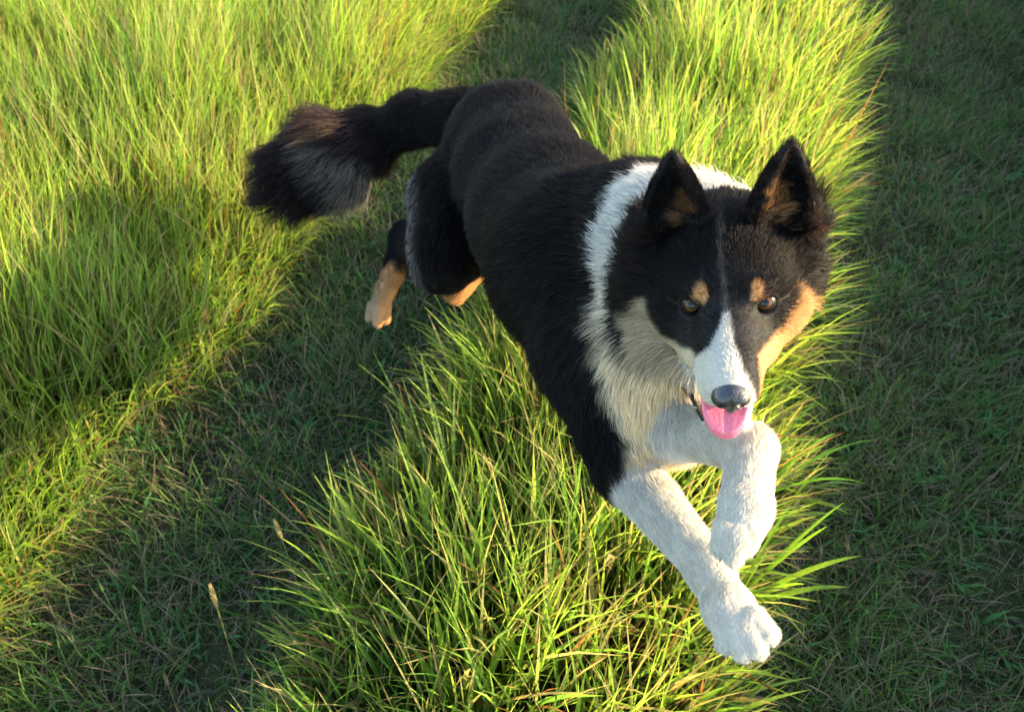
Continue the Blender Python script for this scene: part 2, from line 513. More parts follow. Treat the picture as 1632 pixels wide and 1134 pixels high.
def grad(fn, p, e=0.0008):
    g = np.zeros_like(p)
    for k in range(3):
        o = np.zeros(3); o[k] = e
        g[:, k] = (fn(p + o) - fn(p - o)) / (2 * e)
    return g

def cone(p, a, b, ra, rb):
    ab = b - a; L2 = ab @ ab
    t = np.clip(((p - a) @ ab) / L2, 0, 1)
    return np.linalg.norm(p - a - t[:, None] * ab, axis=1) - (ra + (rb - ra) * t)
def ell(q, c, r):
    r = np.asarray(r); k = (q - np.asarray(c))
    k0 = np.linalg.norm(k / r, axis=1); k1 = np.linalg.norm(k / r ** 2, axis=1)
    return k0 * (k0 - 1) / np.maximum(k1, 1e-6)
def smin(a, b, k):
    h = np.clip(0.5 + 0.5 * (b - a) / k, 0, 1)
    return b * (1 - h) + a * h - k * h * (1 - h)
def smax(a, b, k): return -smin(-a, -b, k)

# head frame
HS = 0.01                                                    # head units are centimetres
HEAD_D = 0.69
E0 = at(1160, 487, HEAD_D)
T_ = unit(np.array([0, 0, CAM_H]) - E0)
Rr = unit(np.cross(AX_UP, T_) )
Rr = Rr if Rr[0] > 0 else -Rr
Up_ = unit(np.cross(T_, Rr)); Up_ = Up_ if Up_[2] > 0 else -Up_
th = math.radians(35.5)
HF = math.cos(th) * T_ - math.sin(th) * Up_
HU = math.sin(th) * T_ + math.cos(th) * Up_
HR = Rr
ya = math.radians(1.5)
HF, HR = HF * math.cos(ya) + HR * math.sin(ya), HR * math.cos(ya) - HF * math.sin(ya)
def head_pt(x, f, u): return E0 + (HR * x + HF * f + HU * u) * HS
def to_head(p):
    q = p - E0
    return np.c_[q @ HR, q @ HF, q @ HU] / HS

# body primitives: name, a, b, ra, rb, flow, hair length (m), lift
A = at
hb = head_pt(0, -7.0, -1.5)
neckB = A(1010, 400, 0.98)
chest = A(925, 425, 1.03); rib = A(875, 350, 1.20); loin = A(830, 285, 1.33); rump = A(812, 235, 1.44)
front = A(1020, 600, 0.86)
BACK = unit(rump - chest); DOWN = np.array([0, 0, -1.0])
prims = []
def prim(name, a, b, ra, rb, flow=None, hl=0.025, lift=0.35, k=0.03):
    prims.append(dict(name=name, a=np.asarray(a), b=np.asarray(b), ra=ra, rb=rb, flow=unit(flow if flow is not None else (b - a)), hl=hl, lift=lift, k=k))
prim('neck', hb, neckB, 0.062, 0.088, hl=0.042, lift=0.5)
prim('throat', head_pt(0, -5, -5), A(1020, 560, 0.87), 0.040, 0.060, flow=DOWN + 0.2 * BACK, hl=0.036, lift=0.4)
prim('withers', neckB, chest, 0.088, 0.100, hl=0.032, lift=0.4)
prim('ribs', chest, rib, 0.102, 0.105, hl=0.026, lift=0.32)
prim('loin', rib, loin, 0.106, 0.095, hl=0.026, lift=0.32)
prim('rump', loin, rump, 0.096, 0.101, hl=0.030, lift=0.35)
prim('chest', chest, front, 0.098, 0.052, flow=DOWN * 1.0 + 0.3 * unit(front - chest), hl=0.030, lift=0.35)
# right hind leg (left in the picture)
prim('hip', rump, A(728, 330, 1.42), 0.088, 0.070, flow=DOWN + 0.3 * BACK, hl=0.030, lift=0.35)
prim('thigh', A(728, 320, 1.42), A(708, 412, 1.33), 0.070, 0.050, hl=0.024, lift=0.35)
prim('shank', A(708, 400, 1.35), A(652, 382, 1.50), 0.044, 0.030, flow=DOWN, hl=0.020, lift=0.3, k=0.02)
prim('hock', A(650, 380, 1.50), A(615, 462, 1.47), 0.027, 0.0165, hl=0.012, lift=0.25, k=0.015)
prim('hind_paw', A(614, 462, 1.47), A(604, 492, 1.45), 0.017, 0.019, hl=0.007, lift=0.25, k=0.01)
for (x0, y0, x1, y1, d) in ((594, 488, 590, 506, 1.45), (605, 490, 602, 514, 1.44), (615, 488, 614, 508, 1.45)):
    prim('hind_paw', A(x0, y0, d), A(x1, y1, d - 0.01), 0.0105, 0.0095, hl=0.005, lift=0.25, k=0.003)
# left hind leg, mostly hidden
prim('far_hip', rump, A(815, 330, 1.40), 0.085, 0.065, flow=DOWN, hl=0.026, lift=0.35)
prim('far_thigh', A(815, 325, 1.40), A(750, 395, 1.36), 0.065, 0.040, hl=0.022, lift=0.35)
prim('far_hock', A(775, 410, 1.42), A(735, 452, 1.40), 0.024, 0.018, hl=0.008, lift=0.25, k=0.015)
prim('far_paw', A(735, 452, 1.40), A(726, 466, 1.38), 0.021, 0.019, hl=0.007, lift=0.25, k=0.01)
# right foreleg (left in the picture), reaching forward and down
prim('shoulder', chest, A(938, 560, 0.92), 0.080, 0.050, flow=DOWN + 0.2 * BACK, hl=0.024, lift=0.35)
prim('upper_arm', A(940, 570, 0.92), A(992, 735, 0.86), 0.048, 0.030, hl=0.022, lift=0.35)
prim('forearm', A(1004, 755, 0.86), A(1132, 908, 0.745), 0.0295, 0.0190, hl=0.010, lift=0.22, k=0.02)
prim('pastern', A(1128, 905, 0.745), A(1165, 975, 0.70), 0.0175, 0.0205, hl=0.0085, lift=0.22, k=0.015)
prim('paw', A(1160, 970, 0.70), A(1182, 1005, 0.685), 0.0215, 0.018, hl=0.0065, lift=0.24, k=0.007)
for (x0, y0, x1, y1, d) in ((1155, 990, 1158, 1022, .688), (1172, 1000, 1183, 1034, .680), (1190, 1000, 1205, 1030, .677), (1200, 985, 1222, 1008, .68)):
    prim('toe', A(x0, y0, d), A(x1, y1, d - .006), 0.0112, 0.0100, hl=0.0055, lift=0.28, k=0.0018)
# left foreleg (right in the picture), held out with the wrist folded down
prim('far_shoulder', chest, A(1075, 660, 0.86), 0.08, 0.045, flow=DOWN, hl=0.025, lift=0.35)
prim('far_arm', A(1075, 672, 0.85), A(1192, 716, 0.705), 0.031, 0.0205, hl=0.010, lift=0.22, k=0.02)
prim('far_pastern', A(1196, 716, 0.70), A(1189, 815, 0.665), 0.0205, 0.0195, hl=0.0085, lift=0.22, k=0.012)
prim('far_paw_front', A(1189, 808, 0.665), A(1177, 848, 0.66), 0.0210, 0.018, hl=0.0065, lift=0.24, k=0.007)
for (x0, y0, x1, y1, d) in ((1195, 842, 1187, 868, .652), (1176, 850, 1169, 884, .650), (1159, 842, 1150, 870, .655)):
    prim('toe', A(x0, y0, d), A(x1, y1, d + .004), 0.0115, 0.0092, hl=0.0055, lift=0.28, k=0.0018)
# tail
TL = [A(745, 190, 1.50), A(665, 188, 1.56), A(595, 220, 1.60), A(525, 252, 1.61), A(462, 288, 1.59)]
for i, (r0, r1, hl) in enumerate(((0.046, 0.032, 0.030), (0.032, 0.026, 0.042), (0.028, 0.040, 0.085), (0.040, 0.024, 0.085))):
    prim('tail', TL[i], TL[i + 1], r0, r1, hl=hl, lift=[0.4, 0.5, 0.95, 0.85][i])
PN = [q_['name'] for q_ in prims]

# head pieces in head units: (centre, radii)
def head_sdf(q):
    ax = np.abs(q[:, 0]); m = np.c_[ax, q[:, 1], q[:, 2]]
    d = ell(q, (0, -5.2, 1.3), (5.1, 6.0, 4.7))
    d = smin(d, ell(m, (2.3, -1.6, 1.5), (2.2, 2.2, 1.7)), 1.2)
    d = smin(d, ell(m, (3.5, -4.2, -2.6), (3.3, 4.6, 3.4)), 1.8)
    d = smin(d, ell(m, (2.3, -0.6, -4.0), (2.2, 3.6, 1.9)), 1.2)
    d = smin(d, ell(q, (-5.4, -6.8, -3.2), (3.1, 2.7, 6.2)), 1.5)
    d = smin(d, ell(q, (4.6, -6.8, -1.5), (2.6, 2.6, 4.6)), 1.5)
    v = lambda *a: np.array(a, float)
    d = smin(d, cone(q * [1, 1, 1.1], v(0, -1.2, -1.7), v(0, 6.9, -3.0), 3.1, 2.15), 1.3)
    d = smin(d, cone(m, v(2.1, 0.2, -3.7), v(1.15, 6.4, -3.8), 1.5, 1.25), 0.9)      # upper lips
    jaw = cone(q * [0.9, 1, 1.0], v(0, -3.5, -5.0), v(0, 5.2, -7.1), 3.1, 1.6)
    d = smin(d, jaw, 0.5)
    # hollow of the mouth between lips and jaw
    mouth = cone(q * [0.62, 1, 1.25], v(0, 1.5, -4.6 * 1.25), v(0, 7.6, -5.15 * 1.25), 0.55, 0.75)
    d = smax(d, -mouth, 0.25)
    # eye sockets
    d = smax(d, -(np.linalg.norm(m - v(3.05, -0.05, 0.0), axis=1) - 0.90), 0.25)
    # ears
    sgn = np.sign(q[:, 0])
    base = v(4.3, -5.2, 4.4)
    e = m - base
    aa = math.radians(22)
    e_up = e[:, 2]; t = np.clip(e_up / 7.9, 0, 1)
    s = e[:, 0] * math.cos(aa) - e[:, 1] * math.sin(aa) + 0.35 * t - np.where(q[:, 0] > 0, 0.85, 0.0) * t + 0.0
    dd = e[:, 0] * math.sin(aa) + e[:, 1] * math.cos(aa) - 0.6 * t * t
    w = 2.95 * np.maximum(1 - t ** 1.55, 0.0) ** 0.85 + 0.20
    o = (np.sqrt((s / w) ** 2 + (dd / (0.62 * w + 0.1)) ** 2) - 1) * (0.62 * w + 0.1)
    wi = np.maximum(w - 0.42, 0.02)
    inn = (np.sqrt((s / wi) ** 2 + ((dd - 0.50 * w - 0.25) / (0.66 * w)) ** 2) - 1) * 0.66 * wi
    ear = smax(o, -inn, 0.12)
    ear = np.maximum(ear, np.maximum(e_up - 8.0, -1.2 - e_up))
    d = smin(d, ear, 0.35)
    return d

def prim_d(p):
    return np.stack([cone(p, q_['a'], q_['b'], q_['ra'], q_['rb']) for q_ in prims], 1)

GROUPS = None
def body_sdf(p):
    d = None
    for q_ in prims:
        c = cone(p, q_['a'], q_['b'], q_['ra'], q_['rb'])
        d = c if d is None else smin(d, c, q_['k'])
    near = np.linalg.norm(p - head_pt(0, -2, 1), axis=1) < 0.24
    hd = np.full(len(p), 1.0)
    if near.any():
        hd[near] = head_sdf(to_head(p[near])) * HS
    return smin(d, hd, 0.012)

ends = np.concatenate([[q_['a'] for q_ in prims], [q_['b'] for q_ in prims], [head_pt(0, 9, 0), head_pt(-7, -5, 13), head_pt(7, -5, 13)]])
BV, BQ = mesh_sdf(body_sdf, ends.min(0) - 0.13, ends.max(0) + 0.13, 0.003)

# ---- coat pattern
BLACK = np.array([0.0042, 0.0042, 0.0052]); WHITE = np.array([0.66, 0.63, 0.555]); TAN = np.array([0.43, 0.22, 0.085])
CREAM = np.array([0.50, 0.40, 0.26]); GREY = np.array([0.20, 0.18, 0.15]); PINKSKIN = np.array([0.30, 0.07, 0.07])
def inpoly(x, y, poly, soft):
    """soft signed-distance membership of points in a polygon"""
    P = np.array(poly, float); n = len(P)
    d = np.full(len(x), 1e9); ins = np.zeros(len(x), bool)
    for i in range(n):
        a, b = P[i], P[(i + 1) % n]
        ab = b - a; t = np.clip(((x - a[0]) * ab[0] + (y - a[1]) * ab[1]) / (ab @ ab), 0, 1)
        d = np.minimum(d, np.hypot(x - a[0] - t * ab[0], y - a[1] - t * ab[1]))
        cr = ((a[1] > y) != (b[1] > y)) & (x < (b[0] - a[0]) * (y - a[1]) / (b[1] - a[1] + 1e-9) + a[0])
        ins ^= cr
    sd = np.where(ins, d, -d)
    return sstep(-soft, soft, sd)

def face_plane(q):
    """head-anchored coordinates of the mask (same scale as the photo's pixels at the eyes)"""
    tow = q[:, 1] * math.cos(th) + q[:, 2] * math.sin(th)
    up = -q[:, 1] * math.sin(th) + q[:, 2] * math.cos(th)
    side = q[:, 0] + q[:, 1] * math.sin(ya) * 0.0
    s = FPX / (HEAD_D * 100 - tow)
    return 1160 + side * s, 487 - up * s

NECK_AX = unit(neckB - hb)
def coat(p, nrm=None, for_skin=False):
    n = len(p)
    c = np.tile(BLACK, (n, 1))
    D = prim_d(p); who = D.argmin(1)
    dmin = D.min(1)
    q = to_head(p)
    hd = np.full(n, 1.0)
    nh = np.linalg.norm(p - head_pt(0, -2, 1), axis=1) < 0.24
    hd[nh] = head_sdf(q[nh]) * HS
    ishead = hd < dmin - 0.002
    nz = (vnoise(p, 0.012, 61) - 0.5) * 2
    names = np.array(PN)[who]
    # brownish sun-bleached cast on parts of the black coat
    b = vnoise(p, 0.03, 63)
    c = mixc(c, np.array([0.011, 0.008, 0.007]), 0.5 * b)
    # collar: a white band round the neck that widens into the white chest
    s = (p - hb) @ NECK_AX + nz * 0.008
    side = (p - hb) @ AX_R
    pu, pv = to_px(p)
    low = sstep(0.0, 0.10, -((p - neckB) @ AX_UP))
    band = sstep(0.035, 0.05, s) * (1 - sstep(0.105, 0.125, s + low * 0.055)) * np.isin(names, ['neck', 'withers', 'throat', 'chest'])
    band = np.where(np.isin(names, ['ribs', 'loin', 'rump']), 0, band)
    c = mixc(c, WHITE, band)
    thr = (names == 'throat')
    fr = (p - chest) @ unit(front - chest)
    fr2 = (p - front) @ HR
    cw = sstep(-0.026, -0.008, fr2 + nz * 0.010) * sstep(0.07, 0.10, fr + nz * 0.01)
    cw = np.where(np.isin(names, ['chest', 'throat', 'far_shoulder', 'far_arm', 'shoulder', 'upper_arm', 'neck']), cw, 0)
    lowf = sstep(-0.035, -0.012, fr2 + nz * 0.008) * sstep(0.01, 0.04, -((p - neckB) @ AX_UP)) * np.isin(names, ['neck', 'throat', 'chest', 'withers'])
    cw = np.maximum(cw, lowf)
    dn = sstep(0.03, 0.12, -((p - neckB) @ AX_UP) + nz * 0.02)
    wc = mixc(np.tile(WHITE, (n, 1)), WHITE * np.array([1.30, 1.12, 0.82]), dn)  # warm sunlight on the lower chest painted in as brighter cream
    c = c * (1 - cw[:, None]) + wc * cw[:, None]
    # legs
    for nm in ('far_arm', 'far_pastern', 'far_paw_front', 'pastern', 'paw', 'toe'):
        c[names == nm] = WHITE
    m = names == 'forearm'
    a_, b_ = A(990, 745, 0.86), A(1128, 905, 0.745)
    t = ((p - a_) @ unit(b_ - a_)) + ((p - a_) @ AX_R) * 0.35 - 0.006 + nz * 0.006
    c = np.where(m[:, None], mixc(c, WHITE, sstep(-0.006, 0.008, t)), c)
    m = np.isin(names, ['hind_paw', 'hock', 'far_paw', 'far_hock'])
    a_, b_ = A(640, 380, 1.50), A(614, 462, 1.47)
    t = (p - a_) @ unit(b_ - a_) + nz * 0.004
    tt = np.where(np.isin(names, ['hock', 'hind_paw']), sstep(0.050, 0.076, t + nz * 0.006), 0.0)
    a_, b_ = A(775, 410, 1.42), A(735, 452, 1.40)
    t = (p - a_) @ unit(b_ - a_) + nz * 0.004
    tt = np.where(np.isin(names, ['far_hock', 'far_paw']), sstep(0.010, 0.022, t), tt)
    side = sstep(-0.012, 0.010, (p - A(606, 480, 1.46)) @ AX_R + nz * 0.002)
    tc = np.array([[0.30, 0.20, 0.105]]) * (1 - side[:, None]) + TAN[None] * side[:, None]  # shaded left and sunlit right side of the hind foot painted into its colour
    c = np.where(m[:, None], c * (1 - tt[:, None]) + tc * tt[:, None], c)
    # tail: pale feathering on its underside
    mt = names == 'tail'
    tb = (p - TL[2]) @ unit(TL[4] - TL[2])
    under = sstep(0.0, 0.02, -((p - (TL[2] + TL[3]) / 2) @ AX_UP)) * sstep(0.0, 0.02, tb) * (1 - sstep(0.09, 0.13, tb))
    c = np.where(mt[:, None], mixc(c, GREY * 1.3, under * (rng.random(n) < (0.0 if for_skin else 0.55))), c)
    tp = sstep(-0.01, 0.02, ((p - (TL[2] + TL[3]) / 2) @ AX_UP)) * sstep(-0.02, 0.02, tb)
    c = np.where(mt[:, None], mixc(c, np.array([0.085, 0.050, 0.042]), tp * (rng.random(n) < 0.5)), c)  # brown of sunlit strands painted into the tail's upper hair
    # pale breeches at the back of the thigh
    br = np.isin(names, ['hip', 'thigh']) * sstep(0.010, 0.03, -((p - A(700, 300, 1.45)) @ AX_R)) * sstep(0.0, 0.03, -((p - A(700, 235, 1.45)) @ AX_UP))
    c = mixc(c, GREY * 1.3, br * (rng.random(n) < (0.0 if for_skin else 0.45)))
    # head
    if ishead.any():
        k = np.where(ishead | (hd < 0.02))[0]
        qq = q[k]; X, Y = face_plane(qq)
        X = X + nz[k] * 3.0; Y = Y + (vnoise(p[k], 0.01, 64) - 0.5) * 6
        hc = np.tile(BLACK * 1.1, (len(k), 1))
        hc = mixc(hc, np.array([0.018, 0.014, 0.011]), 0.5 * vnoise(p[k], 0.02, 65))
        fwd = qq[:, 1] > -9.5
        # left cheek cream, joining the throat
        cre = inpoly(X, Y, [(1024, 486), (1034, 468), (1044, 474), (1042, 503), (1058, 530), (1088, 552), (1108, 562), (1108, 700), (1060, 700), (1030, 640), (1016, 560), (1018, 515)], 6)
        hc = mixc(hc, CREAM * 0.95, cre)
        ora = inpoly(X, Y, [(1263, 458), (1284, 480), (1300, 560), (1240, 700), (1196, 700), (1200, 640), (1194, 560), (1222, 548), (1248, 515), (1262, 490)], 7)
        hc = mixc(hc, TAN * 1.0, ora)
        drk = inpoly(X, Y, [(1165, 510), (1215, 520), (1222, 546), (1204, 566), (1207, 605), (1203, 638), (1192, 628), (1182, 585), (1168, 545)], 5)
        hc = mixc(hc, BLACK * 2.2, drk)
        jawm = (qq[:, 2] < -5.0) & (qq[:, 1] < 6.8)
        hc = np.where(((qq[:, 2] < -5.2) & (np.abs(qq[:, 0]) < 3.6) & (qq[:, 1] > -4))[:, None], mixc(hc, WHITE * 0.95, sstep(-5.2, -6.0, qq[:, 2]) * (1 - ora)), hc)
        wm = inpoly(X, Y, [(1152, 500), (1161, 500), (1165, 550), (1176, 585), (1188, 612), (1199, 640), (1198, 700), (1120, 700), (1103, 640), (1101, 600), (1107, 572), (1134, 552)], 4)
        hc = mixc(hc, WHITE * 1.05, wm * (qq[:, 1] > 0))
        bz = np.exp(-((X - (1147 + (Y - 340) * 0.055)) / 5.0) ** 2) * sstep(330, 350, Y) * (1 - sstep(520, 540, Y))
        hc = mixc(hc, np.array([0.22, 0.18, 0.14]), 0.30 * bz * (0.4 + 1.2 * vnoise(p[k], 0.006, 66)))
        for (ex, ey) in ((1117, 469), (1203, 467)):
            dd = np.hypot((X - ex) / 10.5, (Y - ey) / 17.0)
            hc = mixc(hc, TAN * 1.05, 1 - sstep(0.75, 1.2, dd))
        # inside of the ears
        for (ex, ey, rx, ry, g) in ((1092, 330, 18, 32, 0.42), (1236, 332, 24, 40, 0.72)):
            dd = np.hypot((X - ex) / rx, (Y - ey) / ry) + (vnoise(p[k], 0.005, 67) - 0.5) * 0.9
            hc = mixc(hc, TAN * g, (1 - sstep(0.45, 1.1, dd)) * (0.0 if for_skin else 1.0) * (rng.random(len(k)) < 0.8) * (qq[:, 1] > -6.5))
        rr = inpoly(X, Y, [(1292, 395), (1330, 380), (1330, 450), (1290, 448)], 8)
        hc = mixc(hc, TAN * 0.55, rr)
        # dark lips and mouth lining
        m_ = np.c_[np.abs(qq[:, 0]), qq[:, 1], qq[:, 2]]
        lip = (np.abs(qq[:, 2] - (-5.0)) < 0.50) & (qq[:, 1] > -1.0) & (qq[:, 1] < 7.4)
        if for_skin:
            hc = np.where(lip[:, None], np.array([0.02, 0.012, 0.012]), hc)
            ey = np.linalg.norm(m_ - np.array([3.05, 0.1, 0]), axis=1) < 1.45
            hc = np.where(ey[:, None], np.array([0.008, 0.007, 0.007]), hc)
        w_ = np.clip((dmin[k] - hd[k] + 0.030) / 0.015, 0, 1) * fwd * (~np.isin(names[k], ['far_arm', 'far_pastern', 'far_paw_front', 'toe', 'paw']) | (hd[k] < 0.003))
        c[k] = c[k] * (1 - w_[:, None]) + hc * w_[:, None]
    return c, who, ishead, hd, D

def to_px(p):
    r = p - np.array([0, 0, CAM_H])
    x = r[:, 0]; d = r[:, 1] * CP - r[:, 2] * SP; y = -(r[:, 1] * SP + r[:, 2] * CP)
    return 816 + x / d * FPX, 567 + y / d * FPX

dog = bpy.data.objects.new('dog', None)
COL.objects.link(dog)
tag(dog, 'black, white and tan long-haired young dog leaping towards the viewer over the grass, mouth open', 'dog')
skinc, _, _, _, _ = coat(BV, for_skin=True)
body = make_mesh('body', BV, BQ, M_SKIN, dog, colors=skinc * np.where((skinc.sum(1) > 1.2)[:, None], np.array([[0.60, 0.565, 0.50]]), 0.92))

# ---- fur
def hit(px, py):
    """point of the dog's skin seen at a photo pixel"""
    d = 0.5; best = (9, None)
    o = np.array([0, 0, CAM_H]); dr = at(px, py, 1.0) - o; sc = np.linalg.norm(dr)
    for _ in range(80):
        p_ = o + dr * d; v_ = float(body_sdf(p_[None])[0])
        if v_ < best[0]: best = (v_, p_)
        if v_ < 0.0003: break
        d += max(v_, 0.0005) / sc * 0.8
        if d > 1.0: break
    return best[1]
lp = [hit(x_, y_) for x_, y_ in ((1074, 556), (1080, 575), (1089, 600), (1100, 625), (1112, 650), (1120, 668))]
tri = np.concatenate([BQ[:, [0, 1, 2]], BQ[:, [0, 2, 3]]])
e1 = BV[tri[:, 1]] - BV[tri[:, 0]]; e2 = BV[tri[:, 2]] - BV[tri[:, 0]]
area = np.linalg.norm(np.cross(e1, e2), axis=1) / 2
cen = (BV[tri[:, 0]] + BV[tri[:, 1]] + BV[tri[:, 2]]) / 3
hq = to_head(cen)
headness = (np.linalg.norm(hq - np.array([0, -1, 1]), axis=1) < 11)
dens = np.where(headness, 3.4, 1.0)
leg = np.isin(np.array(PN)[prim_d(cen).argmin(1)], ['forearm', 'pastern', 'paw', 'toe', 'far_arm', 'far_pastern', 'far_paw_front'])
dens = np.where(leg, 2.2, dens)
NH = int(FUR_N)
pr = area * dens; pr /= pr.sum()
ti = rng.choice(len(tri), NH, p=pr)
r1, r2 = rng.random(NH), rng.random(NH); sw = r1 + r2 > 1; r1[sw] = 1 - r1[sw]; r2[sw] = 1 - r2[sw]
root = BV[tri[ti, 0]] + e1[ti] * r1[:, None] + e2[ti] * r2[:, None]
nrm = unitr(grad(body_sdf, root))
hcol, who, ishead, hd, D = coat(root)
W = np.exp(-(D - D.min(1, keepdims=True)) / 0.018); W /= W.sum(1, keepdims=True)
flow = W @ np.stack([q_['flow'] for q_ in prims])
hl = W @ np.array([q_['hl'] for q_ in prims]); lift = W @ np.array([q_['lift'] for q_ in prims])
q = to_head(root); ax = np.abs(q[:, 0]); sg = np.sign(q[:, 0])
# head hair: direction, length
hflow = -HF[None] * np.ones((NH, 1)) + HR[None] * (sg * np.clip(ax / 5, 0, 1) * 0.5)[:, None] + HU[None] * np.where(q[:, 2] > 0, 0.35, -0.55)[:, None]
earm = (q[:, 2] > 6.3)
hflow = np.where(earm[:, None], HU[None] + HR[None] * (sg * 0.1)[:, None], hflow)
facek = sstep(2.0, -6.0, q[:, 1])                                # 0 at the muzzle .. 1 at the back of the skull
hlen = 0.0050 + 0.009 * sstep(0.5, -3, q[:, 1]) + 0.024 * sstep(-3.5, -6.5, q[:, 1]) * sstep(3.0, 5.0, ax) * sstep(5.5, 3.0, q[:, 2]) + 0.010 * sstep(-5, -8, q[:, 1])
hlen = np.where(earm, 0.0065, hlen)
hlen = np.where((q[:, 2] > 4.2) & ~earm & (ax > 2.5), 0.011, hlen)
hlift = np.where(earm, 0.45, 0.24 + 0.22 * facek)
hw = np.clip((D.min(1) - hd) / 0.012 + 0.5, 0, 1)
flow = flow * (1 - hw[:, None]) + unitr(hflow) * hw[:, None]
hl = hl * (1 - hw) + hlen * hw
lift = lift * (1 - hw) + hlift * hw
# no hair in the eyes, the mouth or on the nose
mq = np.c_[ax, q[:, 1], q[:, 2]]
bald = (np.linalg.norm(mq - np.array([3.05, 0.1, 0]), axis=1) < 1.12) | (hw > 0.5) & (np.abs(q[:, 2] + 5.0) < 0.55) & (q[:, 1] > -1.0) & (q[:, 1] < 7.5) & (ax < 3.2)
bald |= (np.linalg.norm(q - np.array([0, 8.8, -2.6]), axis=1) < 1.42)
bald |= (hw > 0.5) & (q[:, 1] > 1.5) & (q[:, 2] < -4.3) & (q[:, 2] > -5.7)
for a_, b_ in zip(lp[:-1], lp[1:]):
    bald |= cone(root, a_, b_, 0.0055, 0.0055) < 0
# slack noise and strand clumping
flow = flow + np.c_[vnoise(root, 0.05, 71) - 0.5, vnoise(root, 0.05, 72) - 0.5, vnoise(root, 0.05, 73) - 0.5] * np.clip(0.15 + hl * 18, 0.15, 0.7)[:, None]
flow = flow - nrm * (flow * nrm).sum(1)[:, None]
flow = unitr(flow)
jit = rng.normal(0, 1.0, (NH, 3)) * np.clip(0.05 + hl * 5, 0.05, 0.17)[:, None]
hl = hl * rng.uniform(0.6, 1.15, NH) * (0.8 + 0.4 * vnoise(root, 0.03, 74))
d0 = unitr(flow * (1 - lift)[:, None] + nrm * (lift * 1.5)[:, None] + jit)
d1 = unitr(flow + nrm * (lift * 0.35)[:, None] + DOWN[None] * np.clip(hl * 9 - 0.05, 0.0, 0.26)[:, None] + jit * 0.8)
NP = 5
pts = np.zeros((NH, NP, 3))
pts[:, 0] = root - nrm * 0.0008
for i in range(1, NP):
    t = (i - 0.5) / (NP - 1)
    pts[:, i] = pts[:, i - 1] + unitr(d0 * (1 - t) + d1 * t) * (hl / (NP - 1))[:, None]
# clumps
NC = NH // 22
ci = rng.choice(NH, NC, replace=False)
kd = kdtree.KDTree(NC)
for i, k in enumerate(ci): kd.insert(root[k], i)
kd.balance()
near = np.array([kd.find(r)[1] for r in root])
cg = ci[near]
cs = np.clip((hl - 0.0085) / 0.028, 0.02, 0.62) * rng.uniform(0.5, 1.0, NH)
for i in range(1, NP):
    t = (i / (NP - 1)) ** 1.5
    target = pts[cg, i]
    pts[:, i] = pts[:, i] * (1 - (cs * t)[:, None]) + target * (cs * t)[:, None]
legh = np.isin(np.array(PN)[who], ['forearm', 'pastern', 'paw', 'toe', 'far_arm', 'far_pastern', 'far_paw_front']) & (hw < 0.5)
keep = ~bald
legk = legh[keep]
pts = pts[keep]; hcol = hcol[keep]; hlk = hl[keep]; n = len(pts)
hcol = hcol * (0.8 + 0.4 * rng.random((n, 1))) * (0.85 + 0.3 * vnoise(pts[:, 0], 0.008, 75)[:, None])
# some black hairs turned brown, longer ones more often
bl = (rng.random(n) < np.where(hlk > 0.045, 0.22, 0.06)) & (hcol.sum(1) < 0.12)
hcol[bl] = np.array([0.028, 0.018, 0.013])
hc = bpy.data.hair_curves.new('fur')
hc.add_curves([NP] * n)
hc.position_data.foreach_set('vector', pts.astype(np.float32).ravel())
ra = hc.attributes.new('radius', 'FLOAT', 'POINT')
rad = (0.00014 + 0.00016 * np.clip((hlk - 0.005) / 0.02, 0, 1))[:, None] * np.array([1.0, 1.0, 0.85, 0.6, 0.15])[None]
rad = np.where(legk[:, None], rad * 0.62, rad)
ra.data.foreach_set('value', rad.astype(np.float32).ravel())
ca = hc.attributes.new('col', 'FLOAT_COLOR', 'CURVE')
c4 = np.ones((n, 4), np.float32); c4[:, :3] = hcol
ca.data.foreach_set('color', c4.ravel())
hc.materials.append(M_HAIR)
fur = bpy.data.objects.new('fur', hc); COL.objects.link(fur); fur.parent = dog

# ---- nose, tongue, eyes, claws
M_NOSE = simple_mat('wet_black_nose', (0.012, 0.011, 0.012), rough=0.32, spec=0.6, bump=0.8, bscale=700.0, coat=0.5)
M_TONGUE = simple_mat('pink_tongue', (0.66, 0.14, 0.19), rough=0.30, spec=0.5, sss=0.2, bump=0.9, bscale=420.0, coat=0.5)
M_CLAW = simple_mat('dark_claw', (0.05, 0.04, 0.035), rough=0.35)
M_MOUTH = simple_mat('dark_mouth_skin', (0.05, 0.012, 0.014), rough=0.4)
M_EYEBALL = simple_mat('eye_dark', (0.012, 0.008, 0.006), rough=0.2, spec=0.22)
M_IRIS = simple_mat('amber_iris', (0.085, 0.040, 0.015), rough=0.2, spec=0.25, bscale=900.0)
M_PUPIL = simple_mat('pupil', (0.003, 0.003, 0.003), rough=0.12, spec=0.4)

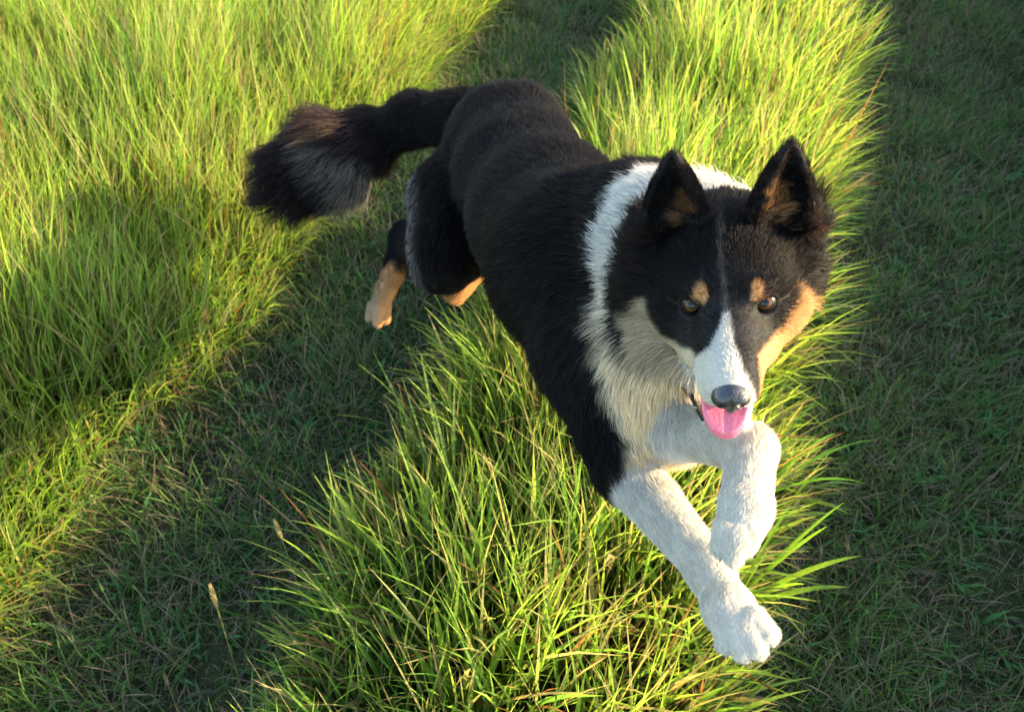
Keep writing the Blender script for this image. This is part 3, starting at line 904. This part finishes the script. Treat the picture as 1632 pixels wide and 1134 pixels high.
def part_sdf(name, fn, lo, hi, h, mat):
    """mesh a head part given in head units"""
    V, Q = mesh_sdf(lambda p: fn(p), lo, hi, h, newton=2)
    W_ = E0 + (V[:, :1] * HR + V[:, 1:2] * HF + V[:, 2:3] * HU) * HS
    if np.dot(np.cross(HR, HF), HU) < 0: Q = Q[:, ::-1]
    return make_mesh(name, W_, Q, mat, dog)
def gradfix(e): return e
def nose_sdf(q):
    m = np.c_[np.abs(q[:, 0]), q[:, 1], q[:, 2]]
    v = lambda *a: np.array(a, float)
    d = ell(q, (0, 8.45, -2.55), (1.40, 1.15, 1.12))
    d = smin(d, ell(q, (0, 8.6, -3.4), (0.60, 0.75, 0.75)), 0.35)
    d = smin(d, ell(m, (0.75, 8.65, -2.65), (0.74, 0.88, 0.80)), 0.3)
    d = smax(d, -cone(m, v(0.55, 9.75, -2.80), v(0.95, 8.95, -2.90), 0.24, 0.26), 0.12)
    d = smax(d, -cone(m, v(0.95, 9.35, -2.95), v(1.45, 8.85, -3.10), 0.18, 0.12), 0.1)
    d = smax(d, -(np.hypot(q[:, 0], (q[:, 1] - 9.60)) - 0.10), 0.12)
    return d
_g = grad
def grad(fn, p, e=0.0008):
    if np.abs(p).max() > 3: e = 0.02
    g = np.zeros_like(p)
    for k in range(3):
        o = np.zeros(3); o[k] = e
        g[:, k] = (fn(p + o) - fn(p - o)) / (2 * e)
    return g
part_sdf('nose', nose_sdf, (-2.4, 6.6, -4.8), (2.4, 10.6, -0.8), 0.07, M_NOSE)
def tongue_sdf(q):
    x, f, u = q[:, 0] + 0.35, q[:, 1] - 0.2, q[:, 2]
    # the tongue lies along the jaw, then turns down over the front teeth
    fm = np.minimum(f, 6.3)
    line = -5.35 - 0.05 * (f - 2) - 0.36 * np.maximum(f - 5.6, 0) ** 1.6 + 0.16 * x ** 2 * np.clip((8 - f) / 4, 0, 1) * 0.8
    dz = u - line - 0.10 * (-np.exp(-(x / 0.25) ** 2))
    half = 2.1 * np.sqrt(np.clip(1 - np.clip((f - 5.8) / 2.3, 0, 1) ** 2.4, 0.0001, 1))
    ex = np.maximum(np.abs(x) - half * 0.8, 0)
    a = np.sqrt(ex ** 2 + (dz * 0.8) ** 2) - 0.30
    return np.maximum(np.maximum(a, f - 8.1), 1.0 - f)
part_sdf('tongue', tongue_sdf, (-2.6, 0.6, -8.4), (2.6, 8.8, -3.6), 0.09, M_TONGUE)

M_LIP = simple_mat('black_lip', (0.010, 0.008, 0.009), rough=0.35, spec=0.5)
vs = []; fs = []
for i, c in enumerate(lp):
    tg = unit(lp[min(i + 1, 5)] - lp[max(i - 1, 0)]); s_ = unit(np.cross(tg, T_)); u_ = np.cross(s_, tg)
    rr = (0.0010, 0.0018, 0.0022, 0.0024, 0.0024, 0.0015)[i]
    for j in range(8):
        g = 2 * math.pi * j / 8; vs.append(c + T_ * (0.0040, 0.0045, 0.0045, 0.0045, 0.004, 0.003)[i] + (s_ * math.cos(g) + u_ * math.sin(g)) * rr)
for i in range(5):
    for j in range(8): fs.append((i * 8 + j, i * 8 + (j + 1) % 8, (i + 1) * 8 + (j + 1) % 8, (i + 1) * 8 + j))
make_mesh('lip', vs, fs, M_LIP, dog)

def sphere_cap(radius, ang, nr=10, ns=28):
    """cap of a sphere about +F, in head units"""
    vs = [(0, radius, 0)]; fs = []
    for i in range(1, nr + 1):
        a = ang * i / nr
        for j in range(ns):
            b = 2 * math.pi * j / ns
            vs.append((radius * math.sin(a) * math.cos(b), radius * math.cos(a), radius * math.sin(a) * math.sin(b)))
    for j in range(ns): fs.append((0, 1 + j, 1 + (j + 1) % ns))
    for i in range(nr - 1):
        for j in range(ns):
            a0 = 1 + i * ns + j; a1 = 1 + i * ns + (j + 1) % ns
            fs.append((a0, a0 + ns, a1 + ns, a1))
    return np.array(vs, float), fs
def head_mesh(name, v, f, mat, c, look, parent):
    look = unit(look); side = unit(np.cross(look, np.array([0, 0, 1.0]))); up = np.cross(side, look)
    L = v[:, :1] * side + v[:, 1:2] * look + v[:, 2:3] * up + np.asarray(c)
    W_ = E0 + (L[:, :1] * HR + L[:, 1:2] * HF + L[:, 2:3] * HU) * HS
    return make_mesh(name, W_, f, mat, parent)
for sx in (-1, 1):
    c = (3.0 * sx, -0.72, -0.1)
    look = np.array([-0.02 * sx, 1.0, 0.45])
    v, f = sphere_cap(1.02, math.pi * 0.97, 20, 32); eye = head_mesh('eye', v, f, M_EYEBALL, c, look, dog)
    v, f = sphere_cap(1.028, 0.58); head_mesh('iris', v, f, M_IRIS, c, look, eye)
    v, f = sphere_cap(1.036, 0.32); head_mesh('pupil', v, f, M_PUPIL, c, look, eye)

def claw(a, b, r):
    a = np.asarray(a); b = np.asarray(b); ax_ = unit(b - a); s = unit(np.cross(ax_, (0, 0, 1))); u_ = np.cross(s, ax_)
    vs = []; fs = []
    for i in range(5):
        t = i / 4
        c = a + (b - a) * t - AX_UP * 0.0012 * t * t
        for j in range(8):
            g = 2 * math.pi * j / 8
            vs.append(c + (s * math.cos(g) + u_ * math.sin(g)) * r * (1 - 0.85 * t))
    for i in range(4):
        for j in range(8): fs.append((i * 8 + j, i * 8 + (j + 1) % 8, (i + 1) * 8 + (j + 1) % 8, (i + 1) * 8 + j))
    return make_mesh('claw', vs, fs, M_CLAW, dog)
for (x0, y0, x1, y1, d) in ((1158, 1034, 1160, 1048, .683), (1185, 1046, 1190, 1062, .674), (1208, 1042, 1215, 1056, .671), (1226, 1018, 1235, 1030, .674),
                            (1150, 881, 1147, 893, .660), (1169, 894, 1166, 906, .655), (1187, 879, 1184, 891, .657),
                            (589, 508, 588, 516, 1.435), (601, 516, 600, 524, 1.425), (614, 510, 613, 518, 1.435)):
    claw(A(x0, y0, d), A(x1, y1, d), 0.0030)



# ------------------------------------------------------------------ single plants that stand out of the grass
def ground_at(px, py):
    d = at(px, py, 1.0) - np.array([0, 0, CAM_H])
    g = np.array([0, 0, CAM_H]) + d * (CAM_H / -d[2])
    z = float(ground_z(g[None, :2])[0])
    g = np.array([0, 0, CAM_H]) + d * ((CAM_H - z) / -d[2]); g[2] = z
    return g

def ribbon(pts, width, fold=0.25):
    """one long leaf with a folded midrib along the polyline pts"""
    n = len(pts); vs = []; fs = []
    for i in range(n):
        t = i / (n - 1)
        tg = unit(pts[min(i + 1, n - 1)] - pts[max(i - 1, 0)])
        s = unit(np.cross(tg, AX_TO + np.array([0.2, 0.1, 0.3]))); nn = np.cross(s, tg)
        w = width * 0.5 * (0.55 + 1.0 * t - 1.5 * t ** 3) if i < n - 1 else 0.0003
        vs += [pts[i] - s * w, pts[i] - nn * w * fold, pts[i] + s * w]
    for i in range(n - 1):
        a = 3 * i
        fs += [(a, a + 1, a + 4, a + 3), (a + 1, a + 2, a + 5, a + 4)]
    return vs, fs
def curve3(p0, p1, p2, n=9):
    return [(1 - t) ** 2 * p0 + 2 * t * (1 - t) * p1 + t * t * p2 for t in np.linspace(0, 1, n)]

def leaf_tuft(foot, tips, col, label, width=0.009):
    root = bpy.data.objects.new('grass_tuft', None); COL.objects.link(root)
    tag(root, label, 'grass tuft')
    for tip in tips:
        r0 = foot + np.array([rng.normal(0, 0.006), rng.normal(0, 0.006), -0.005])
        mid = r0 + (tip - r0) * 0.5 + np.array([0, 0, 0.07 + 0.03 * rng.random()])
        vs, fs = ribbon(curve3(r0, mid, tip), width * rng.uniform(0.7, 1.15))
        t = np.repeat(np.linspace(0, 1, 9), 3)[:, None]
        c = col * (0.75 + 0.35 * t) * rng.uniform(0.85, 1.15)
        make_mesh('leaf', vs, fs, M_GRASS, root, colors=c)
    return root

# depths are chosen so that the tips stand at a believable height above their foot
LIME = np.array([0.23, 0.36, 0.03]); MID = np.array([0.10, 0.24, 0.03])
f = ground_at(1150, 985)
leaf_tuft(f, [at(1372, 885, 1.20), at(1345, 800, 1.17), at(1318, 838, 1.13), at(1282, 930, 1.20), at(1262, 800, 1.10), at(1350, 935, 1.24), at(1230, 870, 1.10)],
          LIME, 'clump of broad bright green blades fanning over the right track beside the front paw')
f = ground_at(735, 1180)
leaf_tuft(f, [at(690, 950, 1.12), at(745, 975, 1.12), at(835, 965, 1.15), at(812, 1010, 1.12), at(650, 1020, 1.16), at(772, 1040, 1.10), at(880, 1060, 1.14)],
          LIME * 0.9, 'clump of wide lime green blades at the bottom edge of the strip', 0.011)
f = ground_at(730, 880)
leaf_tuft(f, [at(595, 560, 1.52), at(640, 600, 1.45), at(690, 640, 1.40), at(615, 700, 1.45), at(725, 600, 1.38), at(670, 560, 1.44)],
          np.array([0.22, 0.31, 0.07]), 'tuft of pale green blades at the left edge of the strip under the hind feet', 0.006)
f = ground_at(1190, 800)
leaf_tuft(f, [at(1378, 770, 1.28), at(1330, 690, 1.26), at(1300, 640, 1.24), at(1395, 700, 1.36)],
          MID, 'thin arching green blades leaning over the right track beside the folded foreleg', 0.005)

def seed_stalk(foot, tip, label, headlen=0.035, hr=0.0035):
    root = bpy.data.objects.new('seed_stalk', None); COL.objects.link(root)
    tag(root, label, 'grass stalk', 'dry seed stalks along the left edge of the strip')
    mid = foot * 0.5 + tip * 0.5 + np.array([0.0, 0.01, 0.03])
    pts_ = curve3(foot, mid, tip, 10)
    vs = []; fs = []
    for i, p_ in enumerate(pts_):
        tg = unit(pts_[min(i + 1, 9)] - pts_[max(i - 1, 0)]); s_ = unit(np.cross(tg, (0.3, 1, 0.2))); u_ = np.cross(s_, tg)
        for j in range(5):
            g = 2 * math.pi * j / 5; vs.append(p_ + (s_ * math.cos(g) + u_ * math.sin(g)) * 0.0011)
    for i in range(9):
        for j in range(5): fs.append((i * 5 + j, i * 5 + (j + 1) % 5, (i + 1) * 5 + (j + 1) % 5, (i + 1) * 5 + j))
    make_mesh('stem', vs, fs, M_GRASS, root, colors=np.tile(np.array([0.22, 0.22, 0.07]), (len(vs), 1)))
    dirn = unit(pts_[9] - pts_[8]); s_ = unit(np.cross(dirn, (0.3, 1, 0.2))); u_ = np.cross(s_, dirn)
    vs = []; fs = []; cs_ = []
    for k in range(46):                                              # spikelets set round the ear
        t = k / 45; a = k * 2.4
        c0 = tip + dirn * headlen * (t - 0.15)
        rr = hr * math.sin(math.pi * (0.12 + 0.83 * t)) ** 0.7
        o_ = s_ * math.cos(a) + u_ * math.sin(a)
        b0 = c0 + o_ * rr * 0.2; b1 = c0 + o_ * rr + dirn * 0.004; tp = c0 + o_ * rr * 1.3 + dirn * 0.009
        sd = np.cross(o_, dirn) * 0.0012
        n0 = len(vs); vs += [b0, b1 - sd, b1 + sd, tp, b1 + o_ * 0.0008]
        fs += [(n0, n0 + 1, n0 + 4), (n0, n0 + 4, n0 + 2), (n0 + 1, n0 + 3, n0 + 4), (n0 + 4, n0 + 3, n0 + 2)]
        cs_ += [STRAW * rng.uniform(0.8, 1.4)] * 5
    make_mesh('seed_head', vs, fs, M_GRASS, root, colors=np.array(cs_), smooth=False)
seed_stalk(ground_at(395, 1130), at(345, 965, 1.22), 'pale seed head on a bent stalk nearest the bottom left of the strip')
seed_stalk(ground_at(500, 1010), at(448, 856, 1.30), 'straw-coloured seed head leaning left over the left wheel track', 0.03)
seed_stalk(ground_at(300, 1180), at(268, 1090, 1.28), 'thin dry seed head low at the bottom edge in the left wheel track', 0.03, 0.0022)
